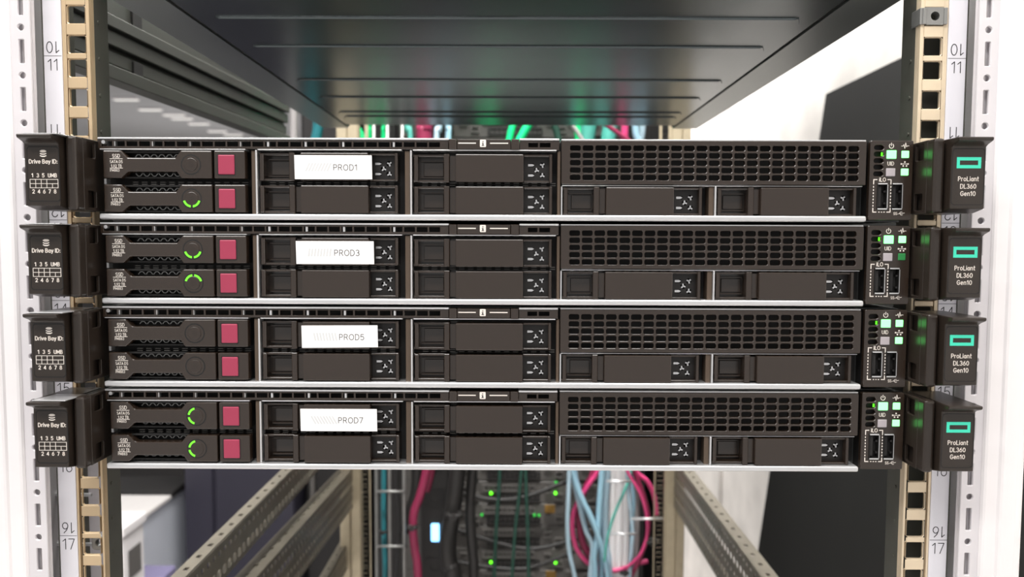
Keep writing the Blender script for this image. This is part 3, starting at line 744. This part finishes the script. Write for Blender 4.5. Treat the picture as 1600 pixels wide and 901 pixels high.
for P_, r, m, lb in (
    ([(-300, 868, 300), (-277, 890, 200), (-268, 890, 187), (-254, 890, 164), (-239, 890, 120), (-230, 890, -80)], 7, CGREEN, 'bright green cable under the left corner of the overhead unit'),
    ([(-248, 905, 300), (-246, 905, 184), (-245, 905, 164), (-240, 905, -80)], 6, CGREEN, 'second bright green cable from the left under the overhead unit'),
    ([(-214, 890, 300), (-216, 890, 182), (-217, 890, 164), (-219, 890, -80)], 5, CGREEN, 'green cable left of the dark magenta bundle, above the servers'),
    ([(-186, 890, 300), (-178, 890, 182), (-172, 890, 164), (-160, 890, -80)], 4.5, CAQUA, 'aqua cable next to the dark magenta bundle, above the servers'),
    ([(-148, 890, 300), (-148, 890, 182), (-149, 890, 164), (-155, 890, -80)], 14, CMAG2, 'wide magenta cable bundle above the second server bay'),
    ([(-115, 892, 300), (-123, 892, 182), (-128, 892, 164), (-140, 892, -80)], 5, LBLUE2, 'pale blue cable right of the magenta bundle above the servers'),
    ([(-106, 885, 300), (-107, 885, 182), (-107, 885, 164), (-112, 885, -80)], 5, LBLUE, 'light blue cable second right of the magenta bundle above the servers'),
    ([(20, 908, 300), (7, 908, 204), (-4, 908, 164), (-50, 908, -60)], 6, CGREEN, 'green cable leaning left above the middle of the top server'),
    ([(70, 890, 300), (35, 890, 201), (15, 890, 164), (-60, 890, 20)], 7, CGREEN, 'bright green cable slanting most, above the middle of the top server'),
    ([(50, 958, 300), (75, 958, 204), (86, 958, 165), (130, 958, -40)], 6, CDKG, 'dark green cable behind the slanting bright green ones'),
    ([(108, 890, 300), (112, 890, 188), (115, 890, 140), (118, 890, -60)], 6, CGREEN, 'upright green cable above the left end of the mesh grille'),
    ([(150, 925, 300), (134, 925, 189), (128, 925, 140), (110, 925, -60)], 14, CAQUA, 'wide aqua cable bundle above the mesh grille'),
    ([(186, 928, 300), (172, 928, 189), (167, 928, 140), (150, 928, -60)], 13, CAQUA, 'second aqua cable bundle above the mesh grille, right of the first'),
    ([(110, 880, 240), (142, 880, 199), (162, 880, 186), (192, 880, 165), (250, 880, 120)], 4, CMAG2, 'dark magenta cable slanting across the aqua bundles'),
    ([(193, 890, 300), (193, 890, 183), (191, 890, 140), (185, 890, -60)], 6, CMAG, 'pink cable hanging right of the aqua bundles'),
    ([(205, 890, 300), (211, 890, 183), (218, 890, 140), (225, 890, -60)], 6, LBLUE, 'light blue cable just right of the pink cable above the grille'),
    ([(231, 912, 300), (226, 912, 183), (219, 912, 140), (205, 912, -60)], 6, LBLUE2, 'pale blue cable beside the right rear rail above the grille'),
    ([(-322, 890, 300), (-329, 890, 187), (-335, 890, 138), (-340, 890, -60)], 9, CTEAL, 'teal cable above the servers, left of the overhead unit'),
    ([(-352, 830, 300), (-353, 830, 190), (-354, 830, 120), (-354, 830, -60)], 6, CGREY, 'light grey conduit above the servers, left of the teal cable'),
    ([(70, 870, 260), (88, 870, 205), (116, 870, 165), (150, 870, 100)], 3.5, CGREY, 'thin grey cable slanting beside the upright green cable'),
): cable(P_, r, m, lb)
# white cable duct
dt = empty('cable_duct', (195, 875, -1350), 'tall white ribbed cable duct behind the rack on the right', 'duct')
bm = nb(); box(bm, -24, 24, 0, 40, 0, 1240, 2); P('duct_body', done(bm, 'duct_body'), CWHITE, dt)
for x in (-18, -6, 6, 17):
    bm = nb(); box(bm, x-4.6, x+4.6, -5, 0, 0, 1238, 2.2, 2); P('duct_rib', done(bm, 'duct_rib'), CWHITE, dt)
# wire cable tray, left
tr = empty('wire_tray', (-203, 850, -1350), 'narrow silver wire cable tray standing behind the left rear rail', 'cable tray')
for x in (-24, -1.5, 23):
    bm = nb(); tube(bm, [Vector((x, 0, 0)), Vector((x, 0, 1900))], 2.8, 8); P('upright_wire', done(bm, 'upright_wire', True), STEEL, tr)
for z in range(60, 1900, 95):
    bm = nb(); tube(bm, [Vector((-26, -3, z+2)), Vector((25, -3, z+2))], 2.0, 8); P('rung_wire', done(bm, 'rung_wire', True), STEEL, tr)
tr2 = empty('wire_rung', (240, 838, -468), 'silver wire hoops holding the cables right of the white duct', 'cable holder')
for x0, x1, z in ((-38, 24, 0), (-72, -30, -26), (-80, -40, 63)):
    bm = nb(); tube(bm, [Vector((x0, -18, z)), Vector((x1, -18, z))], 2.2, 8); P('hoop', done(bm, 'hoop', True), SILVER, tr2)
for x, y, z, r, lb in ((-217, 858, -506, 7, 'black cable tie knotted round the teal cable'), (-165, 842, -493, 7.5, 'black cable tie round the dark magenta bundle'), (-96, 862, -478, 12, 'large black cable tie round the thick black bundle'), (237, 830, -510, 9, 'black cable tie beside the right rear rail'), (192, 824, -562, 6, 'small dark cable tie where the magenta loops meet')):
    bm = nb()
    R2 = [Vector((r*1.1*math.cos(t*math.pi/6), r*.9*math.sin(t*math.pi/6), 0)) for t in range(12)]
    for a, b in zip(R2, R2[1:]+R2[:1]): tube(bm, [a, b], r*.34, 6)
    box(bm, -r*.4, r*.4, -r*1.4, -r*.8, -r*.4, r*.4)
    o = P('cable_tie', done(bm, 'cable_tie'), CBLK, None, (x, y, z)); tag(o, lb, 'cable tie')
# black power strip with a blue lit display
pd = empty('power_strip', (-134, 905, -1350), 'upright black power strip with a bright blue display', 'power strip')
bm = nb(); box(bm, -26, 26, 0, 50, 0, 1700, 3); P('body', done(bm, 'body'), CBLK, pd)
bm = nb(); box(bm, -6, 8, -2.5, 0, 808, 840, 2, 2); P('display', done(bm, 'display'), LEDB, pd)
for z in range(640, 1040, 62):
    if not 770 < z < 860:
        bm = nb(); plate(bm, rrect(-16, 16, z-14, z+14, 4), [circ(0, z, 9, 12)], -2, 0); P('outlet', done(bm, 'outlet'), FARD, pd)

# ================================================================== rack with equipment behind
er = empty('equipment_rack', (0, 1040, FL), 'black equipment rack standing behind, seen below the servers', 'rack')
bm = nb(); box(bm, -320, 320, 480, 500, 0, 2000); P('back_panel', done(bm, 'back_panel'), FARD, er)
for s in (-1, 1):
    bm = nb(); a, b = sorted((s*300, s*320)); box(bm, a, b, 0, 480, 0, 2000); P('side_panel', done(bm, 'side_panel'), FARD, er)
    bm = nb(); a, b = sorted((s*222, s*262)); box(bm, a, b, 4, 20, 40, 1960); P('rail', done(bm, 'rail'), FARD, er)
bm = nb(); box(bm, -300, 300, 0, 480, 0, 40); P('base', done(bm, 'base'), FARD, er)
def unit_body(): bm = nb(); box(bm, -219, 219, 3, 400, .5, 43.5, 1); return done(bm, 'body')
def unit_psu(): 
    bm = nb(); plate(bm, rect(-28, 28, 4, 40), [circ(0, 22, 14, 20)], -2, 3, .5)
    for q in range(3): box(bm, -15, 15, -1, 0, 12+q*9, 13.5+q*9)
    return done(bm, 'power_supply')
def unit_handle(): bm = nb(); tube(bm, smooth_path([(0, 3, 8), (0, -14, 10), (0, -14, 34), (0, 3, 36)], 4), 2, 6); return done(bm, 'handle')
def unit_port(): bm = nb(); plate(bm, rect(-8, 8, -6.5, 6.5), [rect(-6, 6, -5, 4)], -2, 3); return done(bm, 'port')
def unit_slot(): bm = nb(); plate(bm, rect(-52, 52, -7, 7), [rect(-46+9*q, -40+9*q, -4, 4) for q in range(11)], -1, 3); return done(bm, 'vent_panel')
def unit_led(): bm = nb(); prism(bm, circ(0, 0, 2.7, 14), -3.5, 0, 'XZ', .6); return done(bm, 'signal_light')
LED_AT = {0: ((-38, -501, 1), (88, -500, 1), (89, -476-3, 0)), 1: ((-56, -544, 0), (47, -544, 0), (56, -544.5, 0)), 3: ((-38, -639, 1), (89, -639, 1))}
NAMES = {-1: 'dark rack unit just under the servers at the back, topmost one visible', 0: 'dark rack unit at the back with two bright green lights, upper of two such', 1: 'dark rack unit at the back with three weak green lights', 2: 'dark rack unit at the back with no lights, between the lit ones', 3: 'dark rack unit at the back with two bright green lights, lower of two such', 4: 'dark rack unit at the back, lowest one visible', -15: 'dark rack unit seen through the gap above the servers, lower', -16: 'dark rack unit seen through the gap above the servers, upper'}
for k in (-16, -15, -1, 0, 1, 2, 3, 4):
    zb = -523-44.45*k
    u = empty('rack_unit', (4, 1044, zb), NAMES[k], 'rack unit', 'units in the equipment rack behind')
    P('body', get('ub', unit_body), FAR, u)
    for x in (-150, 150): P('power_supply', get('ups', unit_psu), FARG, u, (x, 0, 0)); P('handle', get('uh', unit_handle), FARD, u, (x+34, 0, 0))
    for q, x in enumerate((-96, -74, 70, 92, 112)): P('port', get('upo', unit_port), FARG, u, (x, 0, 15 if q % 2 else 28))
    P('vent_panel', get('usl', unit_slot), FARG, u, (-8, 0, 31)); P('vent_panel', get('usl', unit_slot), FARD, u, (2, 0, 12))
    for x, z, br in LED_AT.get(k, ()):
        P('signal_light', get('uled', unit_led), LEDF if br else LEDF2, u, (x-4, -2, z-zb), label='bright green light' if br else 'weak green light')
for x, z, lb in ((77, -530, 'small yellow tag on a unit at the back, upper of two'), (80, -662, 'small yellow tag on a unit at the back, lower of two')):
    bm = nb(); box(bm, -10, 10, -1, 1, -8, 8, .3); o = P('cable_tag', done(bm, 'cable_tag'), YEL, None, (x, 1036, z)); tag(o, lb, 'tag')
for n_, (a, b, d, lb) in enumerate((((-190, -465), (-20, -505), (110, -470), 'upper black power cable sagging across the dark equipment'), ((-120, -560), (30, -600), (150, -575), 'middle black power cable sagging across the dark equipment'), ((-130, -625), (20, -640), (140, -600), 'lower black power cable sagging across the dark equipment'))):
    cable([(a[0], 1020, a[1]), (b[0], 1012, b[1]), (d[0], 1020, d[1])], 4.5, CBLK, lb, 'power_cable')
for x, sx_, lb in ((18, 10, 'dark green cable hanging before the rear equipment, left of a pair'), (30, -4, 'dark green cable hanging before the rear equipment, right of a pair'), (-22, 6, 'dark green cable hanging alone before the rear equipment')):
    cable([(x+sx_, 1008, -350), (x, 1006, -480), (x-sx_, 1006, -580), (x-2*sx_, 1008, -760)], 3.2, CDKG, lb)

# ================================================================== left: hall seen through the rack
def simple(name, parts, loc, label, cat, group=None):
    o = empty(name, loc, label, cat, group)
    for nm, m, boxes in parts:
        bm = nb()
        for b in boxes: box(bm, *b)
        P(nm, done(bm, nm), m, o)
    return o
simple('storage_cabinet', [('body', NAVY, [(0, 300, 0, 600, 0, 1450, 3)]), ('door', NAVY, [(2, 78, -8, 0, 20, 1430, 2)]), ('door', NAVY, [(86, 298, -8, 0, 20, 1430, 2)]), ('kick_plate', FARD, [(0, 300, -4, 0, 0, 18)])],
       (-892, 1610, FL), 'dark navy metal cabinet with tall doors left of the perforated struts', 'cabinet')
simple('low_cabinet', [('body', PALE, [(-560, -8, 0, 424, 60, 640, 2)]), ('base', FARD, [(-560, -20, 20, 400, 0, 59, 2)]), ('top', FLOORM, [(-570, 0, -6, 286, 641, 652, 3, 2)]), ('rear_hood', FARD, [(-570, 0, 290, 430, 641, 658, 2)])],
       (-923, 1310, FL), 'low white topped metal cabinet beside the navy cabinet', 'cabinet')
o = simple('junction_box', [('box_body', WHITE, [(-90, 0, 0, 90, 560, 735, 6, 2)]), ('lid', WHITE, [(-92, 5, -4, 94, 736, 758, 4, 2)]), ('stand', WHITE, [(-70, -20, 20, 70, 0, 559)]), ('vent_slot', FARG, [(1, 2, 20, 70, 640, 700)])],
       (-790, 1090, FL), 'small white box with a lid beside the left rail', 'box')
simple('bin', [('body', LAV, [(-80, 0, 0, 90, 0, 566, 4, 2)]), ('lid', LAV, [(-82, 2, -4, 94, 567, 588, 4, 2)])], (-780, 1206, FL), 'narrow lavender grey bin right of the small white box', 'bin')
simple('server_cabinet', [('shell', FARD, [(0, 262, 0, 800, 0, 2000, 3)]), ('door', FARD, [(8, 254, -18, 0, 40, 1980, 4)]), ('handle', FARG, [(20, 34, -32, -19, 560, 700, 3)])],
       (-588, 1700, FL), 'tall black server cabinet right of the navy cabinet, seen between the perforated struts', 'cabinet')
for k, (x, lb) in enumerate(((-2350, 'black server cabinet in the far row, leftmost behind the left rail'), (-1700, 'black server cabinet in the far row, nearest the navy cabinet'))):
    simple('server_cabinet', [('shell', FARD, [(0, 600, 0, 800, 0, 1500, 3)]), ('door', FARD, [(15, 585, -20, 0, 60, 1480, 4)]), ('handle', FARG, [(540, 556, -34, -21, 650, 800, 3)]), ('door_window', FARD, [(80, 520, -24, -21, 200, 1400)])],
           (x, 3560, FL), lb, 'cabinet')
